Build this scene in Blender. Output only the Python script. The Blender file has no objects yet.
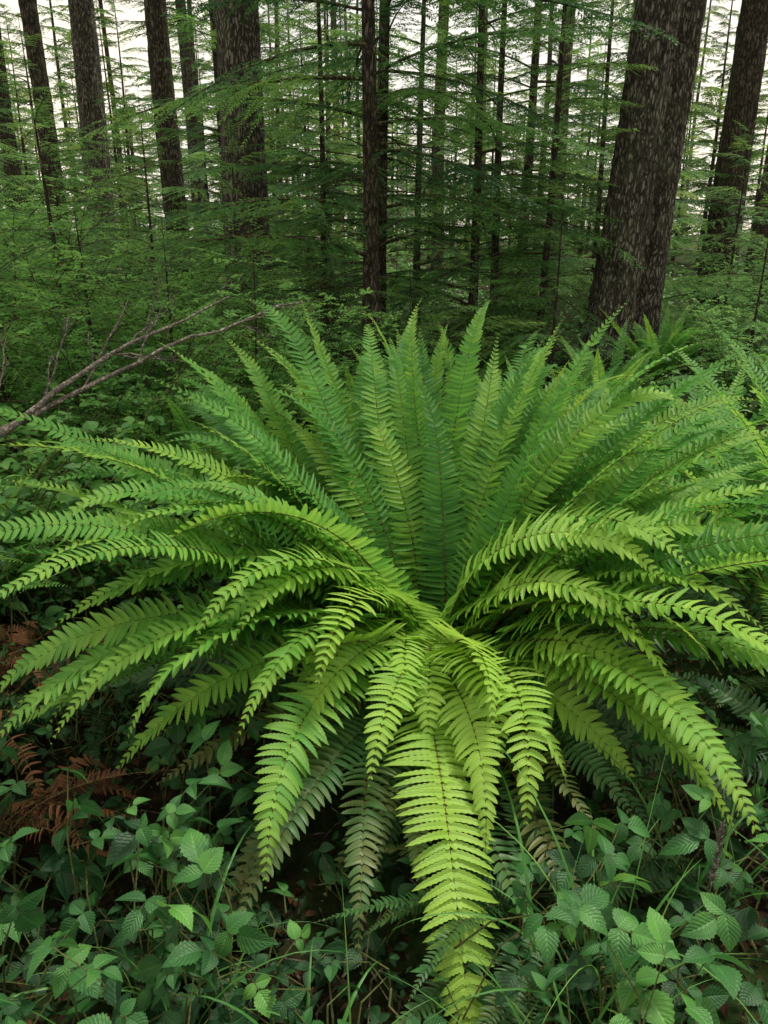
import bpy, math, random
import numpy as np
from mathutils import Vector, noise
rng=np.random.default_rng(11)
random.seed(5)
scene=bpy.context.scene
D2R=math.pi/180

# ---------------------------------------------------------------- mesh builder
class MB:
    def __init__(s): s.V=[];s.A=[];s.F=[];s.n=0
    def add(s,V,F,A,mi=0):
        V=np.asarray(V,float).reshape(-1,3);A=np.asarray(A,float).reshape(-1,3)
        s.F.append((np.asarray(F,int)+s.n,mi));s.V.append(V);s.A.append(A);s.n+=len(V)
    def mesh(s,name,mats,smooth=False):
        V=np.concatenate(s.V);A=np.concatenate(s.A)
        me=bpy.data.meshes.new(name)
        loops=np.concatenate([f.ravel() for f,_ in s.F])
        tot=np.concatenate([np.full(len(f),f.shape[1]) for f,_ in s.F])
        mi=np.concatenate([np.full(len(f),m) for f,m in s.F])
        st=np.concatenate([[0],np.cumsum(tot)[:-1]])
        me.vertices.add(len(V));me.loops.add(len(loops));me.polygons.add(len(tot))
        me.vertices.foreach_set('co',V.astype(np.float32).ravel())
        me.loops.foreach_set('vertex_index',loops.astype(np.int32))
        me.polygons.foreach_set('loop_start',st.astype(np.int32))
        me.polygons.foreach_set('material_index',mi.astype(np.int32))
        me.polygons.foreach_set('use_smooth',np.full(len(tot),smooth))
        a=me.attributes.new('lf','FLOAT_VECTOR','POINT')
        a.data.foreach_set('vector',A.astype(np.float32).ravel())
        for m in mats: me.materials.append(m)
        me.update(calc_edges=True)
        return me
def obj(name,me,loc=(0,0,0),rot=0,sc=1.0,parent=None):
    o=bpy.data.objects.new(name,me);scene.collection.objects.link(o)
    o.location=loc;o.rotation_euler=(0,0,rot)
    o.scale=(sc,sc,sc) if not hasattr(sc,'__len__') else sc
    if parent: o.parent=parent
    return o
def inst(mb,tv,tf,tuv,pos,R,rand,mi=0):
    m=len(pos);n=len(tv)
    V=np.einsum('mij,nj->mni',R,tv)+pos[:,None,:]
    A=np.empty((m,n,3));A[:,:,0]=tuv[None,:,0];A[:,:,1]=tuv[None,:,1];A[:,:,2]=np.asarray(rand)[:,None]
    F=(np.arange(m)[:,None,None]*n+tf[None]).reshape(-1,tf.shape[1])
    mb.add(V.reshape(-1,3),F,A.reshape(-1,3),mi)
def norm(a): return a/np.maximum(np.linalg.norm(a,axis=-1,keepdims=True),1e-9)
def tube(mb,P,r,k=6,mi=0,rand=.5):
    P=np.asarray(P,float);n=len(P);r=np.broadcast_to(np.asarray(r,float),(n,))
    T=norm(np.gradient(P,axis=0))
    if np.abs(T[:,2]).mean()>.6: ref=np.tile([[1.,0.1,0]],(n,1))
    else: ref=np.tile([[0.05,0.02,1.]],(n,1))
    X=norm(np.cross(ref,T));Y=np.cross(T,X)
    a=np.linspace(0,2*math.pi,k,endpoint=False)
    V=P[:,None]+r[:,None,None]*(np.cos(a)[None,:,None]*X[:,None]+np.sin(a)[None,:,None]*Y[:,None])
    i=np.arange(n-1)[:,None]*k;j=np.arange(k)[None];j2=(j+1)%k
    F=np.stack([i+j,i+j2,i+k+j2,i+k+j],-1).reshape(-1,4)
    A=np.zeros((n*k,3));A[:,0]=np.repeat(np.linspace(0,1,n),k);A[:,2]=rand
    mb.add(V.reshape(-1,3),F,A,mi)
def blade_template(ts,hw,yc,z,fold,auric=None):
    n=len(ts);V=[];UV=[]
    for i in range(n):
        hp=hw[i]*(auric[i] if auric is not None else 1)
        V+= [(ts[i],yc[i]-hw[i],z[i]+fold*hw[i]),(ts[i],yc[i],z[i]),(ts[i],yc[i]+hp,z[i]+fold*hw[i])]
        UV+=[(ts[i],-1),(ts[i],0),(ts[i],1)]
    F=[]
    for i in range(n-1):
        a=3*i;F+=[(a,a+3,a+4,a+1),(a+1,a+4,a+5,a+2)]
    return np.array(V,float),np.array(F),np.array(UV,float)

# ---------------------------------------------------------------- materials
def nt(name):
    m=bpy.data.materials.new(name);m.use_nodes=True;t=m.node_tree;t.nodes.clear();return m,t
def N(t,ty,**k):
    n=t.nodes.new(ty)
    for a,b in k.items(): setattr(n,a,b)
    return n
def math_(t,op,a,b=None,clamp=False):
    n=t.nodes.new('ShaderNodeMath');n.operation=op;n.use_clamp=clamp
    for i,x in enumerate((a,b)):
        if x is None: continue
        if isinstance(x,(int,float)): n.inputs[i].default_value=x
        else: t.links.new(x,n.inputs[i])
    return n.outputs[0]
def ramp(t,f,cols):
    n=t.nodes.new('ShaderNodeValToRGB');e=n.color_ramp.elements
    while len(e)<len(cols): e.new(.5)
    for el,(p,c) in zip(e,cols): el.position=p;el.color=(*c,1)
    t.links.new(f,n.inputs[0]);return n.outputs[0]
def leaf_mat(name,cols,rough=.45,trans=.3,veins=0,nscale=9,rib=.35,spec=.4,vary=.35):
    m,t=nt(name);L=t.links
    at=N(t,'ShaderNodeAttribute',attribute_name='lf');sp=N(t,'ShaderNodeSeparateXYZ');L.new(at.outputs['Vector'],sp.inputs[0])
    tc=N(t,'ShaderNodeTexCoord');no=N(t,'ShaderNodeTexNoise');no.inputs['Scale'].default_value=nscale;no.inputs['Detail'].default_value=3
    L.new(tc.outputs['Object'],no.inputs['Vector'])
    oi=N(t,'ShaderNodeObjectInfo')
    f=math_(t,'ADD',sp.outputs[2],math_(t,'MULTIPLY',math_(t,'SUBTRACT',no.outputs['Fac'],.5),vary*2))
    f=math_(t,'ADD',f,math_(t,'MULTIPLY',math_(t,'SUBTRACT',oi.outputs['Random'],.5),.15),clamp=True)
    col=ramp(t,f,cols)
    av=math_(t,'ABSOLUTE',sp.outputs[1])
    ribm=math_(t,'SUBTRACT',1.0,math_(t,'MULTIPLY',av,7),clamp=True)
    hs=N(t,'ShaderNodeHueSaturation');L.new(col,hs.inputs['Color']);hs.inputs['Value'].default_value=1.6;hs.inputs['Saturation'].default_value=.9
    mx=N(t,'ShaderNodeMix',data_type='RGBA');L.new(math_(t,'MULTIPLY',ribm,rib),mx.inputs['Factor']);L.new(col,mx.inputs['A']);L.new(hs.outputs[0],mx.inputs['B'])
    c=mx.outputs['Result']
    p=N(t,'ShaderNodeBsdfPrincipled');p.inputs['Roughness'].default_value=rough;p.inputs['Specular IOR Level'].default_value=spec
    L.new(c,p.inputs['Base Color'])
    hgt=math_(t,'MULTIPLY',no.outputs['Fac'],.3)
    if veins:
        w=math_(t,'SINE',math_(t,'MULTIPLY',math_(t,'SUBTRACT',math_(t,'MULTIPLY',sp.outputs[0],veins),math_(t,'MULTIPLY',av,veins*.3)),6.283))
        hgt=math_(t,'ADD',hgt,math_(t,'MULTIPLY',w,.5))
    hgt=math_(t,'SUBTRACT',hgt,math_(t,'MULTIPLY',ribm,.8))
    b=N(t,'ShaderNodeBump');b.inputs['Strength'].default_value=.5;b.inputs['Distance'].default_value=.0015;L.new(hgt,b.inputs['Height'])
    L.new(b.outputs[0],p.inputs['Normal'])
    tr=N(t,'ShaderNodeBsdfTranslucent')
    h2=N(t,'ShaderNodeHueSaturation');L.new(c,h2.inputs['Color']);h2.inputs['Value'].default_value=1.6;h2.inputs['Hue'].default_value=.485
    L.new(h2.outputs[0],tr.inputs['Color'])
    ms=N(t,'ShaderNodeMixShader');ms.inputs[0].default_value=trans;L.new(p.outputs[0],ms.inputs[1]);L.new(tr.outputs[0],ms.inputs[2])
    o=N(t,'ShaderNodeOutputMaterial');L.new(ms.outputs[0],o.inputs[0]);return m
def wood_mat(name,c1,c2,c3,scale=6,stretch=.15,bump=.02,moss=None,mossamt=.5):
    m,t=nt(name);L=t.links
    tc=N(t,'ShaderNodeTexCoord');mp=N(t,'ShaderNodeMapping');mp.inputs['Scale'].default_value=(1,1,stretch);L.new(tc.outputs['Object'],mp.inputs[0])
    n1=N(t,'ShaderNodeTexNoise');n1.inputs['Scale'].default_value=scale;n1.inputs['Detail'].default_value=8;n1.inputs['Roughness'].default_value=.7;L.new(mp.outputs[0],n1.inputs['Vector'])
    vo=N(t,'ShaderNodeTexVoronoi',feature='DISTANCE_TO_EDGE');vo.inputs['Scale'].default_value=scale*2.0
    va=N(t,'ShaderNodeVectorMath',operation='ADD');L.new(mp.outputs[0],va.inputs[0])
    sc=N(t,'ShaderNodeVectorMath',operation='SCALE');L.new(n1.outputs['Color'],sc.inputs[0]);sc.inputs['Scale'].default_value=.12;L.new(sc.outputs[0],va.inputs[1]);L.new(va.outputs[0],vo.inputs['Vector'])
    crack=math_(t,'MULTIPLY',vo.outputs['Distance'],4,clamp=True)
    f=math_(t,'ADD',math_(t,'MULTIPLY',n1.outputs['Fac'],.62),math_(t,'MULTIPLY',crack,.42))
    col=ramp(t,f,[(.3,c1),(.56,c2),(.8,c3)])
    n2=N(t,'ShaderNodeTexNoise');n2.inputs['Scale'].default_value=2.2;n2.inputs['Detail'].default_value=8;n2.inputs['Roughness'].default_value=.7;L.new(tc.outputs['Object'],n2.inputs['Vector'])
    if moss:
        mx=N(t,'ShaderNodeMix',data_type='RGBA');mx.inputs['B'].default_value=(*moss,1);L.new(col,mx.inputs['A'])
        L.new(math_(t,'MULTIPLY',math_(t,'MULTIPLY',math_(t,'SUBTRACT',n2.outputs['Fac'],.48),7,clamp=True),math_(t,'MULTIPLY',f,mossamt*1.6),clamp=True),mx.inputs['Factor']);col=mx.outputs['Result']
    p=N(t,'ShaderNodeBsdfPrincipled');p.inputs['Roughness'].default_value=.95;p.inputs['Specular IOR Level'].default_value=.15;L.new(col,p.inputs['Base Color'])
    b=N(t,'ShaderNodeBump');b.inputs['Strength'].default_value=1;b.inputs['Distance'].default_value=bump;L.new(f,b.inputs['Height']);L.new(b.outputs[0],p.inputs['Normal'])
    o=N(t,'ShaderNodeOutputMaterial');L.new(p.outputs[0],o.inputs[0]);return m

M_fern=leaf_mat('fern_leaf',[(0,(.026,.13,.028)),(.5,(.095,.30,.042)),(1,(.30,.50,.07))],rough=.40,trans=.38,nscale=5,vary=.3,veins=9,rib=.45)
M_rachis=wood_mat('fern_rachis',(.04,.022,.01),(.10,.08,.03),(.18,.16,.055),scale=30,bump=.001)
M_fernold=leaf_mat('old_fern_leaf',[(0,(.015,.06,.02)),(.6,(.04,.12,.03)),(1,(.12,.13,.035))],rough=.5,trans=.2,nscale=7)
M_dead=leaf_mat('dead_fern_leaf',[(0,(.02,.012,.008)),(.6,(.075,.036,.02)),(1,(.22,.10,.05))],rough=.8,trans=.1,nscale=12,spec=.1)
M_bramble=leaf_mat('bramble_leaf',[(0,(.012,.055,.017)),(.5,(.034,.135,.03)),(1,(.12,.31,.055))],rough=.5,trans=.28,veins=8,nscale=14,rib=.7,vary=.4)
M_salal=leaf_mat('salal_leaf',[(0,(.025,.10,.022)),(.5,(.07,.22,.04)),(1,(.17,.37,.065))],rough=.42,trans=.3,veins=6,nscale=10,rib=.5)
M_grass=leaf_mat('grass_blade',[(0,(.03,.12,.02)),(.5,(.07,.22,.04)),(1,(.16,.32,.07))],rough=.4,trans=.3,nscale=5)
M_shrub=leaf_mat('huckleberry_leaf',[(0,(.045,.15,.04)),(.5,(.11,.29,.06)),(1,(.24,.45,.10))],rough=.5,trans=.45,nscale=1.5,vary=.5)
M_hem=leaf_mat('hemlock_needles',[(0,(.025,.085,.028)),(.5,(.07,.19,.045)),(1,(.20,.38,.08))],rough=.55,trans=.45,nscale=.8,vary=.9)
M_far=leaf_mat('fir_needles',[(0,(.03,.09,.026)),(.5,(.085,.18,.042)),(1,(.22,.31,.065))],rough=.6,trans=.48,nscale=.35,vary=.9)
M_bark=wood_mat('fir_bark',(.018,.015,.012),(.085,.074,.058),(.22,.20,.165),scale=15,stretch=.3,bump=.03,moss=(.16,.18,.11),mossamt=.45)
M_barkd=wood_mat('hemlock_bark',(.014,.012,.009),(.052,.042,.032),(.13,.108,.085),scale=15,stretch=.3,bump=.02,moss=(.07,.09,.03),mossamt=.5)
M_barkr=wood_mat('cedar_bark',(.03,.022,.016),(.09,.067,.05),(.18,.15,.115),scale=13,stretch=.12,bump=.02)
M_twig=wood_mat('mossy_twig',(.02,.018,.01),(.06,.058,.03),(.13,.14,.06),scale=14,bump=.004)
M_grey=wood_mat('weathered_wood',(.06,.05,.042),(.20,.175,.15),(.38,.34,.30),scale=25,stretch=1,bump=.004,moss=(.10,.12,.05),mossamt=.5)
M_stem=wood_mat('green_stem',(.05,.06,.02),(.09,.12,.035),(.14,.12,.06),scale=30,bump=.001)
def ground_mat():
    m,t=nt('forest_soil');L=t.links
    tc=N(t,'ShaderNodeTexCoord')
    n1=N(t,'ShaderNodeTexNoise');n1.inputs['Scale'].default_value=22;n1.inputs['Detail'].default_value=10;n1.inputs['Roughness'].default_value=.7;L.new(tc.outputs['Object'],n1.inputs['Vector'])
    n2=N(t,'ShaderNodeTexNoise');n2.inputs['Scale'].default_value=.9;n2.inputs['Detail'].default_value=5;L.new(tc.outputs['Object'],n2.inputs['Vector'])
    c=ramp(t,n1.outputs['Fac'],[(.3,(.008,.006,.004)),(.55,(.03,.02,.012)),(.75,(.08,.05,.03))])
    g=ramp(t,n1.outputs['Fac'],[(.3,(.01,.02,.006)),(.7,(.04,.09,.02))])
    mx=N(t,'ShaderNodeMix',data_type='RGBA');L.new(c,mx.inputs['A']);L.new(g,mx.inputs['B']);L.new(math_(t,'MULTIPLY',math_(t,'SUBTRACT',n2.outputs['Fac'],.42),7,clamp=True),mx.inputs['Factor'])
    p=N(t,'ShaderNodeBsdfPrincipled');p.inputs['Roughness'].default_value=.95;p.inputs['Specular IOR Level'].default_value=.1;L.new(mx.outputs['Result'],p.inputs['Base Color'])
    b=N(t,'ShaderNodeBump');b.inputs['Strength'].default_value=1;b.inputs['Distance'].default_value=.03;L.new(n1.outputs['Fac'],b.inputs['Height']);L.new(b.outputs[0],p.inputs['Normal'])
    o=N(t,'ShaderNodeOutputMaterial');L.new(p.outputs[0],o.inputs[0]);return m
M_ground=ground_mat()

# ---------------------------------------------------------------- terrain
def terr(x,y):
    x=np.asarray(x,float);y=np.asarray(y,float)
    z=.10*np.sin(.7*x+1.1)*np.cos(.5*y+.4)+.05*np.sin(1.9*x+.3*y)+.03*np.sin(3.1*y-x)
    z=z*np.clip(.4+y*.12,.4,2.2)
    z+=.16*np.exp(-((x-.15)**2+(y-2.15)**2)/.35)
    z+=.25*np.exp(-((x+2.0)**2+(y-3.0)**2)/1.6)
    return z
g=np.sinh(np.linspace(-6.2,6.2,241))*.75/1.0
gx,gy=np.meshgrid(g,g+2);gz=terr(gx,gy)*np.exp(-((gx/120)**2+(gy/120)**2))
mb=MB();n=len(g)
ii=(np.arange(n-1)[:,None]*n+np.arange(n-1)[None]).ravel()
mb.add(np.stack([gx,gy,gz],-1),np.stack([ii,ii+1,ii+n+1,ii+n],-1),np.zeros((n*n,3)))
obj('forest_ground',mb.mesh('forest_ground',[M_ground],True))

# ---------------------------------------------------------------- ferns
def pinna_template(hi,sag,sick):
    n=17 if hi else 6
    ts=np.linspace(0,1,n)
    hw=np.interp(ts,[0,.05,.2,.5,.75,.9,1],[.35,1,.97,.88,.66,.40,.04])
    au=np.ones(n);au[ts<.13]=1.5
    if hi: hw=hw*np.where(np.arange(n)%2==0,1.10,.88)
    yc=sick*ts**2*1.0
    z=-sag*ts**2+.02*np.sin(ts*3)
    return blade_template(ts,hw,yc,z,.035,au)
PT_hi=[pinna_template(True,s,k) for s,k in ((.06,.9),(.16,1.3),(.26,.7),(.0,.6))]
PT_lo=[pinna_template(False,s,k) for s,k in ((.06,.9),(.18,1.1))]
def frond(mb,base,az,L,e0,e1,p=1.3,wid=.10,n=56,roll=0,drift=0,tint=.5,hi=True,sweep=4,r0=.0036,side=0,tipdroop=0,miss=0,fill=.42):
    K=80;s=np.linspace(0,1,K)
    e=(e0+(e1-e0)*s**p - tipdroop*np.clip((s-.65)/.35,0,1)**2)*D2R
    a=(az+drift*s**1.5)*D2R
    wob=rng.normal(0,1)*.07
    T=np.stack([np.cos(e)*np.sin(a+wob*np.sin(s*7)),np.cos(e)*np.cos(a+wob*np.sin(s*7)),np.sin(e)],-1)
    P=np.asarray(base)+np.concatenate([[[0,0,0]],np.cumsum((T[1:]+T[:-1])/2*L/(K-1),0)])
    S=np.stack([np.cos(a),-np.sin(a),0*a],-1)
    S=norm(S-(S*T).sum(-1,keepdims=True)*T)
    Nn=np.cross(S,T)
    ro=(roll*(.3+.7*s)+rng.normal(0,9)*np.sin(s*5+rng.uniform(0,6)))*D2R
    S,Nn=S*np.cos(ro)[:,None]+Nn*np.sin(ro)[:,None],Nn*np.cos(ro)[:,None]-S*np.sin(ro)[:,None]
    q=np.linspace(0,1,n)**.93;sp=.14+.858*q
    env=(1-q**2.0)*(.66+.34*np.clip(q*5,0,1))+.03
    f=lambda X:np.stack([np.interp(sp,s,X[:,i]) for i in range(3)],-1)
    Pp,Tp,Sp,Np=f(P),norm(f(T)),norm(f(S)),norm(f(Nn))
    spacing=.858*L/n
    temps=PT_hi if hi else PT_lo
    tb=rng.normal(12,9)
    for sd in (1,-1):
        ang=(sweep+32*q**2.5+rng.normal(0,2.8,n)+3*np.sin(q*17+rng.uniform(0,6)))*D2R
        el=(rng.normal(8,5,n)+side+5*np.sin(q*9+rng.uniform(0,6)))*D2R
        X=sd*Sp*np.cos(ang)[:,None]+Tp*np.sin(ang)[:,None]
        X=norm(X*np.cos(el)[:,None]+Np*np.sin(el)[:,None])
        Y=norm(Tp-(Tp*X).sum(-1,keepdims=True)*X)
        tw=rng.normal(tb,7,n)*D2R
        Z=np.cross(X,Y)
        Z=Z*np.sign((Z*Np).sum(-1,keepdims=True))
        Y,Z=Y*np.cos(tw)[:,None]+Z*np.sin(tw)[:,None],Z*np.cos(tw)[:,None]-Y*np.sin(tw)[:,None]
        ln=wid*env*rng.normal(1,.05,n)
        hw=np.minimum(spacing*fill,ln*.22+.0006)*np.ones(n)
        R=np.stack([X*ln[:,None],Y*hw[:,None],Z*ln[:,None]],-1)
        pick=rng.integers(0,len(temps),n)
        pick=np.where(rng.random(n)<.7,rng.integers(0,len(temps)),pick)
        keep=rng.random(n)>=max(miss,.006)
        rn=np.clip(tint+rng.normal(0,.06,n)+.22*q**2,0,1)
        for k,(tv,tf,tu) in enumerate(temps):
            mk=(pick==k)&keep
            if mk.any(): inst(mb,tv,tf,tu,Pp[mk],R[mk],rn[mk],0)
    j=np.arange(0,K,3 if hi else 8)
    tube(mb,P[j],np.linspace(r0,.0007,len(j)),5,1,.5)
def fern_mesh(name,fr,mats,hi=True):
    mb=MB()
    for f in fr: frond(mb,hi=hi,**f)
    return mb.mesh(name,mats)
fr=[]
def base(az=None,r=.09):
    if az is None: return (rng.normal(0,.06),rng.normal(0,.06),rng.uniform(-.02,.05))
    a=az*D2R;q=rng.uniform(.3,1.3)*r
    return (q*math.sin(a)+rng.normal(0,.045),q*math.cos(a)+rng.normal(0,.045),rng.uniform(-.03,.04))
def lerp(a,b,t): return a+(b-a)*t
for layer,(cnt,amax) in enumerate([(44,116),(46,112),(32,106),(12,90)]):
    for i in range(cnt):
        az=lerp(-amax,amax,(i+.5)/cnt)+rng.normal(0,5)
        t=(abs(az)/100)**2.4
        L=(1.38,1.32,1.24,1.05)[layer]*lerp(1,1.04,t)*min(1.12,rng.normal(1,.075))
        e0=(lerp(61,50,t),lerp(69,60,t),lerp(76,69,t),lerp(81,75,t))[layer]+rng.normal(0,4)
        e1=(lerp(30,0,t),lerp(33,8,t),lerp(30,10,t),lerp(22,6,t))[layer]+rng.normal(0,13)
        fr.append(dict(base=base(az),az=az,L=L,e0=e0,e1=e1,p=rng.uniform(1.1,2.1),wid=rng.uniform(.082,.11),n=int(62*L/1.3),roll=rng.normal(0,24),drift=rng.normal(0,24),tint=np.clip(rng.normal(.42,.16)+.05*layer,0,1),tipdroop=max(0,rng.normal(22,27)),fill=rng.uniform(.37,.42)))
# open side: (azimuth, length, start angle, end angle, power, tint)
for az,L,e0,e1,p,tint in [
    (-95,1.3,72,-10,1.5,.55),(-98,1.35,58,-22,1.2,.5),(-101,1.25,78,-34,1.7,.6),(-105,1.35,60,-34,1.3,.55),(-109,1.2,74,-38,1.6,.6),(-112,1.35,66,-30,1.4,.55),(-116,1.15,80,-52,1.7,.68),(-119,1.25,60,-46,1.3,.55),
    (-107,1.4,46,-30,1.1,.5),(-113,1.42,50,-34,1.1,.55),(-118,1.36,48,-34,1.1,.5),(-122,1.32,56,-44,1.2,.6),(-128,1.25,50,-40,1.1,.55),(-133,1.2,56,-50,1.2,.6),(-140,1.12,52,-50,1.1,.6),
    (-123,1.25,72,-46,1.6,.62),(-127,1.05,80,-60,1.6,.7),(-130,1.2,62,-52,1.3,.58),(-134,1.1,76,-60,1.6,.68),(-138,.95,82,-66,1.6,.78),(-142,1.05,66,-60,1.4,.65),(-147,.95,78,-62,1.6,.8),(-152,.85,72,-62,1.6,.8),(-156,.88,66,-60,1.4,.75),(-160,.82,78,-60,1.5,.85),
    (-165,.72,70,-54,1.3,.88),(-169,.82,66,-60,1.3,.82),(-174,.68,62,-50,1.1,.92),(-177,.6,72,-44,1.1,.9),
    (177,1.36,45,-72,1.0,1.0),(179,.76,72,-56,1.3,.95),(172,.66,64,-46,1.1,.98),(168,.8,76,-58,1.4,.98),(163,.7,68,-44,1.2,.95),(159,.88,68,-54,1.4,.92),(154,.82,76,-56,1.6,.95),(150,.98,68,-54,1.4,.88),(146,1.05,78,-54,1.6,.85),(142,.92,80,-56,1.7,.9),
    (166,.98,56,-54,1.2,.9),(155,1.05,56,-52,1.1,.85),(143,1.2,54,-50,1.2,.78),(131,1.3,52,-40,1.2,.7),(119,1.42,50,-34,1.1,.62),(108,1.42,50,-24,1.1,.6),
    (137,1.15,64,-54,1.3,.75),(133,1.05,78,-56,1.6,.85),(129,1.25,68,-46,1.4,.75),(125,1.1,80,-50,1.7,.8),(121,1.3,64,-42,1.3,.68),(117,1.15,76,-44,1.6,.75),(113,1.35,68,-32,1.4,.65),(109,1.2,78,-36,1.6,.7),(105,1.35,60,-28,1.2,.6),(101,1.3,74,-22,1.5,.65),(97,1.35,62,-14,1.2,.58)]:
    fr.append(dict(base=base(az,.06),az=az+rng.normal(0,3),L=L,e0=e0+rng.normal(0,3),e1=e1+rng.normal(0,6),p=p*rng.uniform(.92,1.1),wid=rng.uniform(.112,.136),n=int(48*L/1.1),roll=rng.normal(0,18),drift=rng.normal(0,24) if abs(az)<174 else rng.normal(0,6),tint=tint,tipdroop=max(0,rng.normal(6,12)),sweep=6,fill=.48))
old=[]
for i in range(26):
    az=rng.uniform(80,280)
    old.append(dict(base=base(),az=az,L=rng.uniform(.8,1.15),e0=rng.uniform(15,38),e1=rng.uniform(-45,-15),p=1,wid=.09,n=46,roll=rng.normal(0,20),drift=rng.normal(0,15),tint=rng.uniform(.1,.8),miss=.03))
mb=MB()
for f in fr: frond(mb,hi=True,**f)
hero=obj('sword_fern',mb.mesh('sword_fern',[M_fern,M_rachis]),loc=(.15,2.15,.2))
mb=MB()
for f in old: frond(mb,hi=True,**f)
o=obj('old_fronds',mb.mesh('old_fronds',[M_fernold,M_rachis]),parent=hero)
mb=MB()
for i in range(40):
    a=rng.uniform(0,6.28);r=rng.uniform(0,.08)
    c=np.array([r*math.cos(a),r*math.sin(a),-.12]);tube(mb,[c,c*np.array([1.1,1.1,0])+[0,0,-.02],c*np.array([1.3,1.3,0])+[0,0,.05]],[.02,.014,.006],6)
obj('fern_crown',mb.mesh('fern_crown',[M_barkd]),parent=hero)

def generic(seed,nf,Lr,e0r,e1r):
    out=[]
    for i in range(nf):
        out.append(dict(base=(rng.normal(0,.03),rng.normal(0,.03),0),az=360*i/nf+rng.normal(0,9),L=rng.uniform(*Lr),e0=rng.uniform(*e0r),e1=rng.uniform(*e1r),wid=.09,n=48,roll=rng.normal(0,12),drift=rng.normal(0,12),tint=rng.uniform(.2,.6)))
    return out
G=[fern_mesh('understory_fern_%d'%i,generic(i,32,(.85,1.25),(52,88),(-20,45)),[M_fern,M_rachis],hi=False) for i in range(3)]
for x,y,s,k,r in [(1.68,2.85,1.25,0,0),(1.5,3.7,1.15,1,2),(-1.5,2.35,.78,2,1),(2.2,2.6,1.28,1,1),(-.9,3.9,.9,0,3),(.4,4.3,1,1,4),(1.0,4.9,1,2,2),(2.4,4.2,1.25,0,5),(3.2,4.1,1,2,1),(-.2,5.6,.9,0,1),(-2.3,2.1,.8,1,0),(3.6,6.2,1,2,2),(1.9,6.6,.95,1,3),(.8,7.4,.9,0,1),(-1.2,7.2,1,2,2),(4.6,8,1,0,0),(2.9,8.2,.9,1,2)]:
    obj('sword_fern',G[k],loc=(x,y,float(terr(x,y))+.02),rot=r,sc=s)
low=fern_mesh('low_fern',[dict(base=(0,0,0),az=rng.uniform(0,360),L=rng.uniform(.7,1.0),e0=rng.uniform(25,60),e1=rng.uniform(-50,-15),wid=.08,n=44,roll=rng.normal(0,15),drift=rng.normal(0,12),tint=rng.uniform(.1,.9)) for i in range(18)],[M_fernold,M_rachis],hi=True)
for x,y,s,r in [(1.35,1.75,.85,0),(.35,1.35,.6,2.2),(-1.5,1.9,.7,1),(1.6,2.4,.9,3),(-.95,2.2,.6,2)]:
    obj('sword_fern',low,loc=(x,y,float(terr(x,y))+.02),rot=r,sc=s)
dead=fern_mesh('dead_fern',[dict(base=(rng.normal(0,.06),rng.normal(0,.06),.02),az=rng.uniform(0,360),L=rng.uniform(.3,.7),e0=rng.uniform(20,60),e1=rng.uniform(-80,-15),wid=.055,n=36,roll=rng.normal(0,50),drift=rng.normal(0,60),tint=rng.uniform(.4,1),side=rng.uniform(-60,30),miss=.35) for i in range(16)],[M_dead,M_rachis],hi=True)
for x,y,s,r in [(-1.15,1.95,.9,0),(-.95,1.6,.75,2),(-1.35,2.2,.8,4)]:
    obj('dead_fern',dead,loc=(x,y,float(terr(x,y))+.14),rot=r,sc=s)

# ---------------------------------------------------------------- broad leaves
def leaf_template(n,prof,teeth,sag,fold):
    ts=np.linspace(0,1,n);hw=np.interp(ts,*prof)
    if teeth: hw=hw*np.where(np.arange(n)%2==0,1+teeth,1-teeth*.6)
    z=.06*np.sin(ts*math.pi)-sag*ts**2
    return blade_template(ts,hw,.04*np.sin(ts*3),z,fold)
prof_b=([0,.08,.3,.45,.7,.88,1],[.03,.22,.36,.36,.24,.10,.005])
BL=[leaf_template(19,prof_b,.09,s,f) for s,f in ((.12,.25),(.28,.15),(.05,.35))]
prof_s=([0,.1,.35,.6,.85,1],[.04,.22,.33,.30,.14,.01])
SL=[leaf_template(8,prof_s,0,s,f) for s,f in ((.1,.25),(.25,.1))]
def frames(d,up,twist):
    X=norm(d);Z=norm(up-(up*X).sum(-1,keepdims=True)*X);Y=np.cross(Z,X)
    c=np.cos(twist)[:,None];s=np.sin(twist)[:,None]
    return X,Y*c+Z*s,Z*c-Y*s
def compound(mb,pts,size,stemfrom,rand):
    m=len(pts)
    az=rng.uniform(0,2*math.pi,m);el=rng.normal(-.15,.38,m)
    d=np.stack([np.cos(az)*np.cos(el),np.sin(az)*np.cos(el),np.sin(el)],-1)
    up=norm(np.stack([rng.normal(0,.45,m),rng.normal(-.1,.45,m),np.ones(m)],-1))
    X,Y,Z=frames(d,up,np.zeros(m))
    for a,sc,off in ((0,1,.28),(72*D2R,.8,0),(-72*D2R,.8,0)):
        aa=a+rng.normal(0,.12,m)
        Xa=X*np.cos(aa)[:,None]+Y*np.sin(aa)[:,None]
        Xa=norm(Xa+Z*rng.normal(-.1,.22,m)[:,None]);Xa,Ya,Za=frames(Xa,Z,rng.normal(0,.25,m))
        ln=size*sc*rng.normal(1,.1,m)
        R=np.stack([Xa*ln[:,None],Ya*ln[:,None]*rng.normal(.92,.1,m)[:,None],Za*ln[:,None]],-1)
        pk=rng.integers(0,3,m)
        for k in range(3):
            q=pk==k
            if q.any(): inst(mb,*BL[k],(pts+X*(size*off)[:,None])[q],R[q],np.clip(rand+rng.normal(0,.07,m),0,1)[q],0)
    for i in range(m):
        a=stemfrom[i];b=pts[i];mid=(a+b)/2+np.array([0,0,.03])-X[i]*.03
        tube(mb,[a,mid,b,b+X[i]*size[i]*.3],[.0024,.0019,.0013,.001],4,1)
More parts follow.
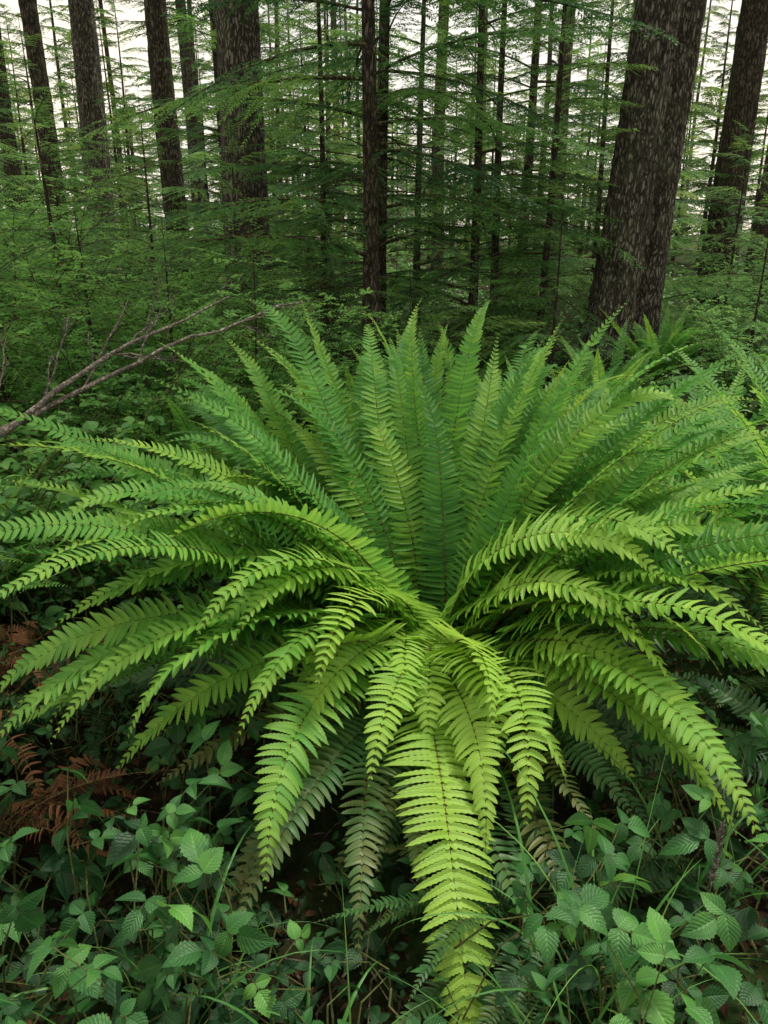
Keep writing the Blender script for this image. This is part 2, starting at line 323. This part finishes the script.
def patch(name,n,xr,yr,hr,sz,tint,clump=-.12):
    x=rng.uniform(*xr,n);y=rng.uniform(*yr,n)
    cl=np.array([noise.noise(Vector((a*2.4,b*2.4,3.3))) for a,b in zip(x,y)])
    k=cl+rng.normal(0,.12,n)>clump;x=x[k];y=y[k];n=len(x)
    h=rng.uniform(*hr,n)
    pts=np.stack([x,y,terr(x,y)+h],-1)
    st=pts.copy();st[:,:2]+=rng.normal(0,.07,(n,2));st[:,2]-=h*rng.uniform(.4,1,n)
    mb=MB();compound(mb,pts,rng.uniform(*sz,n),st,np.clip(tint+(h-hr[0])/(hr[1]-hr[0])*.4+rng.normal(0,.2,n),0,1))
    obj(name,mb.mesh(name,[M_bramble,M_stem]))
patch('bramble_patch',460,(-1.5,-.3),(.75,1.75),(.03,.42),(.032,.085),.1)
patch('bramble_patch',460,(.25,1.6),(.75,1.75),(.03,.42),(.032,.085),.15)
patch('bramble_patch',300,(-.5,.6),(.7,1.5),(.02,.18),(.03,.065),.0,-.5)
patch('bramble_patch',380,(-2.3,-1.1),(1.6,3.0),(.05,.6),(.04,.075),.2)
patch('bramble_patch',260,(-1.4,-.4),(1.4,2.4),(.02,.22),(.03,.055),.05,-.4)
patch('bramble_patch',330,(1.2,2.6),(1.6,3.2),(.05,.5),(.04,.075),.15)
patch('bramble_patch',220,(.5,1.5),(1.3,2.2),(.02,.28),(.03,.06),.1,-.5)

def leafy_shrub(nst,H,spread,leaf,temps,mats,lsp=.03,twig=True,bot=.15):
    mb=MB();P=[];Dd=[];
    for i in range(nst):
        a=rng.uniform(0,6.28);r=abs(rng.normal(0,.12))
        K=16;s=np.linspace(0,1,K);h=H*rng.uniform(.55,1.05);sp_=spread*rng.uniform(.3,1)
        p=np.stack([r*math.cos(a)+math.cos(a)*sp_*s**1.6+.04*np.sin(s*8+a),r*math.sin(a)+math.sin(a)*sp_*s**1.6+.04*np.cos(s*7+a),h*(s-.12*s**3)],-1)
        tube(mb,p,np.linspace(.008,.0014,K),5,1)
        nt_=int(h/.055)
        for j in range(nt_):
            t0=rng.uniform(bot,1);b=np.array([np.interp(t0,s,p[:,k]) for k in range(3)])
            ta=rng.uniform(0,6.28);tl=rng.uniform(.12,.36)*(1.15-t0*.6)*(H/1.2)**.5;te=rng.uniform(-.1,.7)
            d=np.array([math.cos(ta)*math.cos(te),math.sin(ta)*math.cos(te),math.sin(te)])
            m=max(3,int(tl/lsp));u=(np.arange(m)+1)/m
            q=b+d*tl*u[:,None]+np.array([0,0,-.25])*tl*(u**2)[:,None]
            tube(mb,np.vstack([b,q[::max(1,m//3)]]),.0013,3,1)
            sd=np.where(np.arange(m)%2==0,1,-1)*1.0
            lat=norm(np.cross(d,[0,0,1.]))
            for s2 in ((sd,-sd) if twig else (sd,)):
                P.append(q);Dd.append(norm(lat*s2[:,None]*.9+d*.5+rng.normal(0,.2,(m,3))))
    P=np.vstack(P);Dd=np.vstack(Dd);m=len(P)
    up=norm(np.stack([rng.normal(0,.35,m),rng.normal(0,.35,m),np.ones(m)],-1))
    X,Y,Z=frames(Dd,up,rng.normal(0,.3,m));ln=leaf*rng.uniform(.6,1.2,m)
    R=np.stack([X*ln[:,None],Y*ln[:,None],Z*ln[:,None]],-1)
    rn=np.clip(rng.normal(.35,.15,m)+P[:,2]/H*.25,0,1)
    pk=rng.integers(0,len(temps),m)
    for k,tp in enumerate(temps):
        q=pk==k;inst(mb,*tp,P[q],R[q],rn[q],0)
    return mb.mesh('shrub',mats)
tiny=[leaf_template(3,([0,.45,1],[.03,.29,.01]),0,s,.2) for s in (.05,.2)]
salal=[leafy_shrub(16,.9,.5,.062,SL,[M_salal,M_stem],.05,False) for i in range(2)]
for x,y,s,k,r in [(-1.45,2.75,1.0,0,0),(-1.05,3.05,.95,1,2),(-1.85,3.0,1.1,1,1),(-2.2,2.6,1.1,0,3),(-.6,3.5,.9,0,2),(2.2,3.8,.8,1,0),(-1.5,3.5,1.0,0,1)]:
    obj('salal_bush',salal[k],loc=(x,y,float(terr(x,y))),rot=r,sc=s)
huck=[leafy_shrub(22,1.75,.95,.038,tiny,[M_shrub,M_twig],.023,True) for i in range(3)]
for x,y,s,k,r in [(-1.45,4.2,.93,0,0),(-2.5,4.5,1.1,1,2),(-1.0,5.0,.95,2,1),(-3.2,5.2,1.2,0,3),(-2.0,5.6,1.15,1,4),(-.5,6.1,.8,0,5),(-3.9,6.2,1.3,2,2),(-3.3,7.5,1.3,1,1),(-1.7,8.3,1.0,0,2),
    (3.2,6.9,.7,2,1),(4.6,7.0,.75,0,4),(3.9,9.6,.85,1,2),(5.8,9.2,.9,2,1),(1.6,9.4,.7,0,2),(.1,9.0,.7,1,1),(5.3,12.0,1.0,0,1),(7.2,12,1.1,1,3),(-5,9.5,1.3,0,2),(-6.4,12,1.4,1,2),(-3.2,12,1.2,2,4),(-.8,12.5,1.1,0,4),(2.2,13,1.0,1,4),(4,15,1.1,2,4),(8,16,1.2,0,0),(0,16.5,1.2,1,0),(-4,17,1.3,2,1),(-8,18,1.4,0,1)]:
    obj('huckleberry_bush',huck[k],loc=(x,y,float(terr(x,y))-.03),rot=r,sc=s)

def scatter(name,m,xx,yy,hh,lr,mat,tint,tilt=.3,tpl=None):
    P=np.stack([xx,yy,terr(xx,yy)+hh],-1);az=rng.uniform(0,6.28,m)
    d=np.stack([np.cos(az),np.sin(az),rng.normal(-.05,tilt,m)],-1)
    X,Y,Z=frames(d,norm(np.stack([rng.normal(0,tilt,m),rng.normal(0,tilt,m),np.ones(m)],-1)),rng.normal(0,.3,m))
    R=np.stack([X*lr[:,None],Y*lr[:,None],Z*lr[:,None]],-1)
    mb=MB();inst(mb,*(tpl or leaf_template(5,([0,.3,.6,1],[.03,.3,.28,.01]),0,.15,.2)),P,R,tint)
    obj(name,mb.mesh(name,[mat]))
m=24000
yy=3+ (rng.random(m)**1.5)*24;xx=rng.uniform(-1,1,m)*(1.6+yy*.62);hh=rng.random(m)**1.5*.45
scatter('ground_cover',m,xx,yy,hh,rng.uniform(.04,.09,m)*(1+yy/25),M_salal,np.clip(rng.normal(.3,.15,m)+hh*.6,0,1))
m=4000
xx=rng.uniform(-2.2,2.2,m);yy=rng.uniform(.5,3.2,m);hh=rng.uniform(.01,.10,m)
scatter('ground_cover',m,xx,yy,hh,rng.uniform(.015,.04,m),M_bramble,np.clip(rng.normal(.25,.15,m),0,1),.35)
m=7000
scatter('leaf_litter',m,rng.uniform(-2.2,2.2,m),rng.uniform(.5,3.5,m),rng.uniform(.004,.02,m),rng.uniform(.01,.035,m),M_dead,rng.uniform(0,.7,m),.35)
mb=MB()
for i in range(900):
    x=rng.uniform(-2,2);y=rng.uniform(.5,3.5);z=float(terr(x,y))+rng.uniform(.005,.04);a=rng.uniform(0,6.28);l=rng.uniform(.04,.3)
    tube(mb,[[x,y,z],[x+math.cos(a)*l*.5,y+math.sin(a)*l*.5,z+rng.uniform(0,.03)],[x+math.cos(a+.3)*l,y+math.sin(a+.3)*l,z]],[.003,.0025,.001],4)
obj('twig_litter',mb.mesh('twig_litter',[M_barkr]))

def grass(name,pos,nb,L,sp=.06,lean=None):
    mb=MB()
    for i in range(nb):
        K=12;s=np.linspace(0,1,K);l=L*rng.uniform(.5,1.1);a=rng.uniform(0,6.28) if lean is None else rng.normal(lean,.7)
        e=(rng.uniform(65,88)+(-rng.uniform(40,130))*s**1.4)*D2R
        T=np.stack([np.cos(e)*math.cos(a),np.cos(e)*math.sin(a),np.sin(e)],-1)
        p=np.cumsum(T,0)*l/K+[rng.normal(0,sp),rng.normal(0,sp),0]
        S=np.array([-math.sin(a),math.cos(a),0]);w=rng.uniform(.0015,.0052)*np.interp(s,[0,.3,1],[.7,1,.05])
        Nn=np.cross(S,T)
        V=np.stack([p-S*w[:,None]+Nn*w[:,None]*.4,p,p+S*w[:,None]+Nn*w[:,None]*.4],1).reshape(-1,3)
        A=np.stack([np.repeat(s,3),np.tile([-1,0,1],K),np.full(3*K,rng.uniform(.2,.9))],-1)
        F=[];
        for j in range(K-1):
            b=3*j;F+=[(b,b+3,b+4,b+1),(b+1,b+4,b+5,b+2)]
        mb.add(V,F,A)
    obj(name,mb.mesh(name,[M_grass]),loc=(pos[0],pos[1],float(terr(*pos))))
for p,nb,L in [((-.45,1.15),22,.55),((-.75,1.0),14,.45),((.42,1.15),24,.62),((.3,.95),16,.5),((.95,1.1),12,.45),((-1.1,1.3),10,.5),((-.15,1.0),10,.42),((.75,1.35),12,.55)]:
    grass('grass_clump',p,nb,L)
mb=MB();P=np.array([[.62,1.15,.05],[.64,1.17,.25],[.655,1.2,.42],[.66,1.21,.5]]);tube(mb,P,[.0015,.0013,.001,.0008],4)
for i in range(110):
    t=rng.random();c=np.array([.652,1.19,.38])+np.array([.01,.02,.13])*t;a=rng.uniform(0,6.28)
    d=np.array([math.cos(a)*.6,math.sin(a)*.6,1.]);tube(mb,[c,c+d*.006,c+d*.012],[.0006,.0016,.0003],4)
obj('grass_seed_head',mb.mesh('grass_seed_head',[M_grey]))

# ---------------------------------------------------------------- dead fallen branch
mb=MB()
def limb(P0,P1,r0,r1,depth,bend=.05):
    P0=np.array(P0,float);P1=np.array(P1,float);K=14;s=np.linspace(0,1,K);L=np.linalg.norm(P1-P0)
    off=np.cumsum(rng.normal(0,bend*L/8,(K,3)),0);off-=off[0]+(off[-1]-off[0])*s[:,None]
    p=P0+(P1-P0)*s[:,None]+off+np.array([0,0,.03*L])*np.sin(s*math.pi)[:,None]
    tube(mb,p,np.linspace(r0,r1,K)*rng.normal(1,.06,K),7)
    if depth>0:
        for i in range(rng.integers(4,8)):
            t=rng.integers(3,K-1);d=norm((P1-P0)/L+rng.normal(0,.55,3)+np.array([0,0,.3]))
            l=L*rng.uniform(.12,.35)*(1.1-t/K*.6);r=np.interp(t/K,[0,1],[r0,r1])*.5
            limb(p[t],p[t]+d*l,r,.0008,depth-1,.12)
limb((-2.1,1.95,.62),(-1.2,2.4,1.0),.018,.012,0)
limb((-1.2,2.4,1.0),(-.55,2.85,1.38),.012,.003,2)
limb((-1.3,2.35,.96),(-.30,2.95,1.35),.011,.003,2)
limb((-1.12,2.48,1.04),(-1.02,2.6,1.36),.0045,.0012,2)
limb((-1.0,2.55,1.1),(-.88,2.75,1.38),.0045,.0012,2)
limb((-1.25,2.4,.98),(-1.3,2.7,1.25),.0045,.0012,2)
obj('fallen_branch',mb.mesh('fallen_branch',[M_grey],True))

# ---------------------------------------------------------------- conifers
kite=(np.array([[0,0,0],[.45,-.5,0],[1,0,-.03],[.45,.5,0]],float),np.array([[0,1,2,3]]),np.array([[0,0],[.4,-1],[1,0],[.4,1]],float))
def spray(L,ssp,bsp,bl,bw,droop=.22,fill=.4):
    ns=int(L/ssp);P=[];X=[];W=[];RN=[]
    for i in range(ns):
        s=.1+.9*(i+rng.random())/ns
        for sd in (1,-1):
            if rng.random()<.12: continue
            l=fill*L*(1-s)**.75*rng.uniform(.55,1.15)+.04
            a=sd*(58-18*s+rng.normal(0,8))*D2R;b=np.array([s*L,0,-droop*L*s*s])
            d=np.array([math.cos(a),math.sin(a),-.12-.25*s+rng.normal(0,.1)])
            m=max(2,int(l/bsp));u=(np.arange(m)+.5)/m
            q=b+d*l*u[:,None]+np.array([0,0,-.25*l])*(u**2)[:,None]
            for s2 in (1,-1):
                aa=a+s2*(48+rng.normal(0,6,m))*D2R
                dd=np.stack([np.cos(aa),np.sin(aa),d[2]-.1+rng.normal(0,.15,m)],-1)
                P.append(q);X.append(norm(dd));W.append(bl*(1.1-.7*u)*rng.uniform(.7,1.2,m));RN.append(np.full(m,rng.normal(0,.1))+u*.2)
    P=np.vstack(P);X=np.vstack(X);W=np.concatenate(W);RN=np.concatenate(RN);m=len(P)
    X,Y,Z=frames(X,np.tile([0,0,1.],(m,1)),rng.normal(0,.4,m))
    R=np.stack([X*W[:,None],Y*bw,Z*W[:,None]],-1)
    s=np.linspace(0,1,6);ax=np.stack([s*L,0*s,-droop*L*s*s],-1)
    mb_=MB();inst(mb_,*kite,P,R,RN)
    V=np.concatenate(mb_.V);A=np.concatenate(mb_.A);F=mb_.F[0][0]
    return V,F,A,ax,L
SP={'s':[spray(.7,.05,.017,.034,.009) for _ in range(3)],
    'm':[spray(1.3,.06,.019,.046,.013) for _ in range(3)],
    'l':[spray(2.0,.075,.023,.062,.016,.26,.36) for _ in range(3)]}
SPC=[spray(2.6,.15,.07,.18,.065,.25,.38) for _ in range(4)]
def place_spray(mb,sp,pos,az,el,sc,rand):
    V,F,A,ax,L=sp
    ca,sa,ce,se=math.cos(az),math.sin(az),math.cos(el),math.sin(el)
    Rm=np.array([[ca*ce,-sa,-ca*se],[sa*ce,ca,-sa*se],[se,0,ce]])*sc
    A2=A.copy();A2[:,2]=np.clip(A2[:,2]+rand,0,1)
    mb.add(V@Rm.T+pos,F,A2,1)
    tube(mb,ax@Rm.T+pos,np.linspace(.008*L*sc,.002,6),4,2)
def bare(mb,pos,az,L,el,r,mi=2):
    K=7;s=np.linspace(0,1,K);d=np.array([math.cos(az)*math.cos(el),math.sin(az)*math.cos(el),math.sin(el)])
    p=pos+d*L*s[:,None]+np.array([0,0,-.25*L])*(s**2)[:,None]+np.cumsum(rng.normal(0,.015*L,(K,3)),0)*s[:,None]
    tube(mb,p,np.linspace(r,.0015,K),4,mi)
    for j in range(int(L*5)):
        t=rng.uniform(.25,1);b=np.array([np.interp(t,s,p[:,k]) for k in range(3)]);a=az+rng.choice([-1,1])*rng.uniform(.5,1.2)
        l=L*rng.uniform(.1,.35);e=np.array([math.cos(a),math.sin(a),rng.uniform(-.5,.2)])
        tube(mb,[b,b+e*l*.5,b+e*l+[0,0,-.1*l]],[r*.35,r*.25,.001],3,mi)
def trunk(mb,H,r,seg=40,rings=120,amp=.03,zh=6.0,lean=(0,0),seed=0):
    z=np.concatenate([np.linspace(-.2,zh,rings),np.linspace(zh+.4,H,16)])
    a=np.linspace(0,2*math.pi,seg,endpoint=False);V=[]
    cx=lean[0]*z+.05*np.sin(z*.5+seed);cy=lean[1]*z+.05*np.cos(z*.45+seed)
    for i,zz in enumerate(z):
        rr=r*(1-zz/H*.92)+r*.4*math.exp(-max(zz,0)*2.6)
        for aa in a:
            k=1.0
            if amp>0:
                c=math.cos(aa)*r;s=math.sin(aa)*r
                v=noise.noise(Vector((c*16+seed,s*16,zz*3)))+.7*noise.noise(Vector((c*38,s*38+seed,zz*9)))
                k=1+amp/r*(v*.6+.4*noise.noise(Vector((c*4,s*4,zz*.8+seed))))
            V.append((cx[i]+rr*k*math.cos(aa),cy[i]+rr*k*math.sin(aa),zz))
    n=len(z);i=np.arange(n-1)[:,None]*seg;j=np.arange(seg)[None];j2=(j+1)%seg
    F=np.stack([i+j,i+j2,i+seg+j2,i+seg+j],-1).reshape(-1,4)
    mb.add(V,F,np.zeros((n*seg,3)),0)
    return lambda zz:np.array([lean[0]*zz+.05*math.sin(zz*.5+seed),lean[1]*zz+.05*math.cos(zz*.45+seed),zz])
def young(H,r,Rm,nb,z0,tint=.3,barelow=6,seed=0,coarse=False):
    mb=MB();c=trunk(mb,H,r,14,40,.006,min(5,H*.9),seed=seed)
    for i in range(nb):
        t=((i+rng.random())/nb);z=z0+(H-z0)*t**.9
        # whorls are uneven: some sides and heights carry much shorter limbs
        az=rng.uniform(0,6.28)
        un=.72+.5*noise.noise(Vector((math.cos(az)*1.3+seed,math.sin(az)*1.3,z*.8)))
        l=Rm*(1-t)**.75*rng.uniform(.6,1.25)*un*1.3+.15
        key='s' if l<.95 else ('m' if l<1.7 else 'l')
        sp=SPC[rng.integers(0,4)] if coarse else SP[key][rng.integers(0,3)]
        place_spray(mb,sp,c(z),az,(.12+.35*t)+rng.normal(0,.14),l/sp[4],tint+rng.normal(0,.16))
    for i in range(barelow): bare(mb,c(rng.uniform(.4,z0+1.6)),rng.uniform(0,6.28),Rm*rng.uniform(.4,.9),rng.uniform(-.1,.3),.008)
    return mb.mesh('young_hemlock',[M_barkd,M_far if coarse else M_hem,M_twig])
Y_big=[young(9.5,.085,2.3,62,1.1,tint=.38,barelow=18,seed=1),young(8.0,.06,2.0,56,.5,tint=.5,barelow=8,seed=2)]
Y_sm=[young(3.0,.03,1.15,42,.2,tint=.6,barelow=0,seed=3),young(2.2,.025,.95,34,.15,tint=.65,barelow=0,seed=4)]
Y_far=[young(9,.09,2.6,60,.4,tint=.5,barelow=0,seed=5,coarse=True),young(12,.12,2.8,64,1.0,tint=.4,barelow=0,seed=6,coarse=True)]
for k,x,y,s,r in [(0,-.17,7.6,1.0,0.4),(0,-.02,9.2,1.0,2.2),(1,1.0,9.4,1.0,1),(1,1.75,8.9,.75,2.0),(1,-2.2,11.5,.9,3),(0,2.1,12.5,1.0,1),(1,-4.6,9.2,.7,2),(1,3.6,14,1.0,0),(1,.6,13.5,1.1,4),(0,-2.9,15,1.0,1),(1,5.8,11.5,.6,2),(1,-6.5,13,1.0,5),(1,7.4,14.2,.8,3),(1,1.5,10.8,1.0,5),(1,-.9,11.8,.9,2)]:
    obj('hemlock_tree',Y_big[k],loc=(x,y,float(terr(x,y))),rot=r,sc=s)
for k,x,y,s,r in [(0,-2.9,4.7,.8,0),(1,-3.3,3.9,.8,1),(0,-3.6,5.6,.95,2),(1,-1.9,5.0,.85,3),(0,-1.2,6.6,.8,4),(1,.8,6.9,.7,1),(0,1.6,7.6,.75,2),(1,.2,6.4,.65,2),(0,3.9,8.4,.7,2),(1,4.9,6.4,.8,2),(0,4.4,10.4,1,2),(0,-2.6,9.0,1,3),(1,-4.2,10.5,1.4,3),(0,6.4,10.2,1.0,3),(0,-2.5,6.2,.95,1),(1,-.9,5.6,.75,5),(1,-2.0,4.0,.78,2),(1,-1.3,4.7,.75,4),(0,-3.3,6.8,1.0,4)]:
    obj('hemlock_sapling',Y_sm[k],loc=(x,y,float(terr(x,y))),rot=r,sc=s)

def mature(H,r,mat,seed,lean=(0,0),hi=True,crown=13,nb=40,stubs=14,cl=2.8):
    mb=MB();c=trunk(mb,H,r,72 if hi else 20,230 if hi else 50,.028 if hi else .010,7,lean,seed)
    for i in range(nb):
        t=(i+rng.random())/nb;z=crown+(H-crown)*t;l=cl*(1-t)**.7*rng.uniform(.6,1.1)+.3;sp=SPC[rng.integers(0,4)]
        place_spray(mb,sp,c(z),rng.uniform(0,6.28),.05+.3*t+rng.normal(0,.1),l/sp[4],.35+rng.normal(0,.15))
    for i in range(stubs): bare(mb,c(rng.uniform(1.8,crown)),rng.uniform(0,6.28),rng.uniform(.3,1.8),rng.uniform(-.3,.2),.009)
    return mb.mesh('mature_tree',[mat,M_far,M_twig])
near=[(2.42,8.6,.245,M_bark,(.042,0)),(3.02,9.4,.22,M_bark,(.052,.0)),(5.3,13.2,.26,M_barkd,(.035,0)),(-1.62,10.0,.28,M_bark,(-.012,0)),
 (-3.25,13.0,.19,M_barkd,(0,0)),(-4.9,12.4,.14,M_barkd,(-.01,0)),(3.1,15.0,.12,M_barkr,(0,0)),(6.3,13.8,.2,M_bark,(.02,0)),(-5.6,16.5,.28,M_bark,(0,0))]
for i,(x,y,r,mt,ln) in enumerate(near):
    obj('fir_tree',mature(24,r,mt,i*3.7,ln,crown=13),loc=(x,y,float(terr(x,y))),rot=0)
far_e=bpy.data.objects.new('distant_forest',None);scene.collection.objects.link(far_e)
FM=[mature(22,.14,M_barkr,20,(.01,0),False,6,42,14,3.2),mature(25,.18,M_bark,30,(-.01,0),False,8,40,14,3.2),mature(20,.11,M_barkd,40,(0,0),False,5,38,12,2.4),mature(26,.2,M_barkd,50,(0,0.01),False,8,40,14,3.2)]
for i in range(56):
    y=18+58*rng.random()**.9;x=rng.uniform(-1,1)*(3+y*.6)
    k=int(rng.integers(0,4));obj('conifer_%d'%i,FM[k],loc=(x,y,0),rot=rng.uniform(0,6.28),sc=rng.uniform(.8,1.15),parent=far_e)
for i in range(125):
    y=15+60*rng.random()**.8;x=rng.uniform(-1,1)*(3+y*.6)
    s=rng.uniform(.35,.75)+y*.008
    obj('young_conifer_%d'%i,Y_far[i%2],loc=(x,y,0),rot=rng.uniform(0,6.28),sc=(s*rng.uniform(.8,1.1),s*rng.uniform(.8,1.1),s),parent=far_e)

# ---------------------------------------------------------------- light, world, camera
EL,AZ=64,45   # soft high sun, ahead and to the right
w=bpy.data.worlds.new('World');scene.world=w;w.use_nodes=True;t=w.node_tree
sky=t.nodes.new('ShaderNodeTexSky');sky.sky_type='NISHITA';sky.sun_disc=False;sky.sun_elevation=EL*D2R;sky.sun_rotation=AZ*D2R;sky.air_density=1;sky.dust_density=1.5;sky.ozone_density=1
tc=t.nodes.new('ShaderNodeTexCoord');cn=t.nodes.new('ShaderNodeTexNoise');cn.inputs['Scale'].default_value=2.5;cn.inputs['Detail'].default_value=6
t.links.new(tc.outputs['Generated'],cn.inputs['Vector'])
cr=t.nodes.new('ShaderNodeMapRange');cr.inputs['From Min'].default_value=.35;cr.inputs['From Max'].default_value=.65;cr.inputs['To Min'].default_value=.65;cr.inputs['To Max'].default_value=.95
t.links.new(cn.outputs['Fac'],cr.inputs['Value'])
mxw=t.nodes.new('ShaderNodeMix');mxw.data_type='RGBA';t.links.new(cr.outputs[0],mxw.inputs['Factor']);t.links.new(sky.outputs[0],mxw.inputs['A']);mxw.inputs['B'].default_value=(8.8,8.0,6.6,1)
bg=t.nodes['Background'];bg.inputs[1].default_value=.15;t.links.new(mxw.outputs['Result'],bg.inputs[0])
sl=bpy.data.lights.new('sun','SUN');sl.energy=4.6;sl.angle=12*D2R;sl.color=(1,.95,.82)
so=bpy.data.objects.new('sun',sl);scene.collection.objects.link(so)
d=Vector((math.sin(AZ*D2R)*math.cos(EL*D2R),math.cos(AZ*D2R)*math.cos(EL*D2R),math.sin(EL*D2R)))
so.rotation_euler=d.to_track_quat('Z','Y').to_euler()
cam=bpy.data.cameras.new('camera');co=bpy.data.objects.new('camera',cam);scene.collection.objects.link(co)
co.location=(0,0,1.6);co.rotation_euler=(70*D2R,0,0);cam.sensor_fit='VERTICAL';cam.sensor_height=24;cam.lens=18.12;cam.clip_start=.05;cam.clip_end=2000
scene.camera=co
scene.view_settings.view_transform='Standard';scene.view_settings.look='None';scene.view_settings.exposure=0
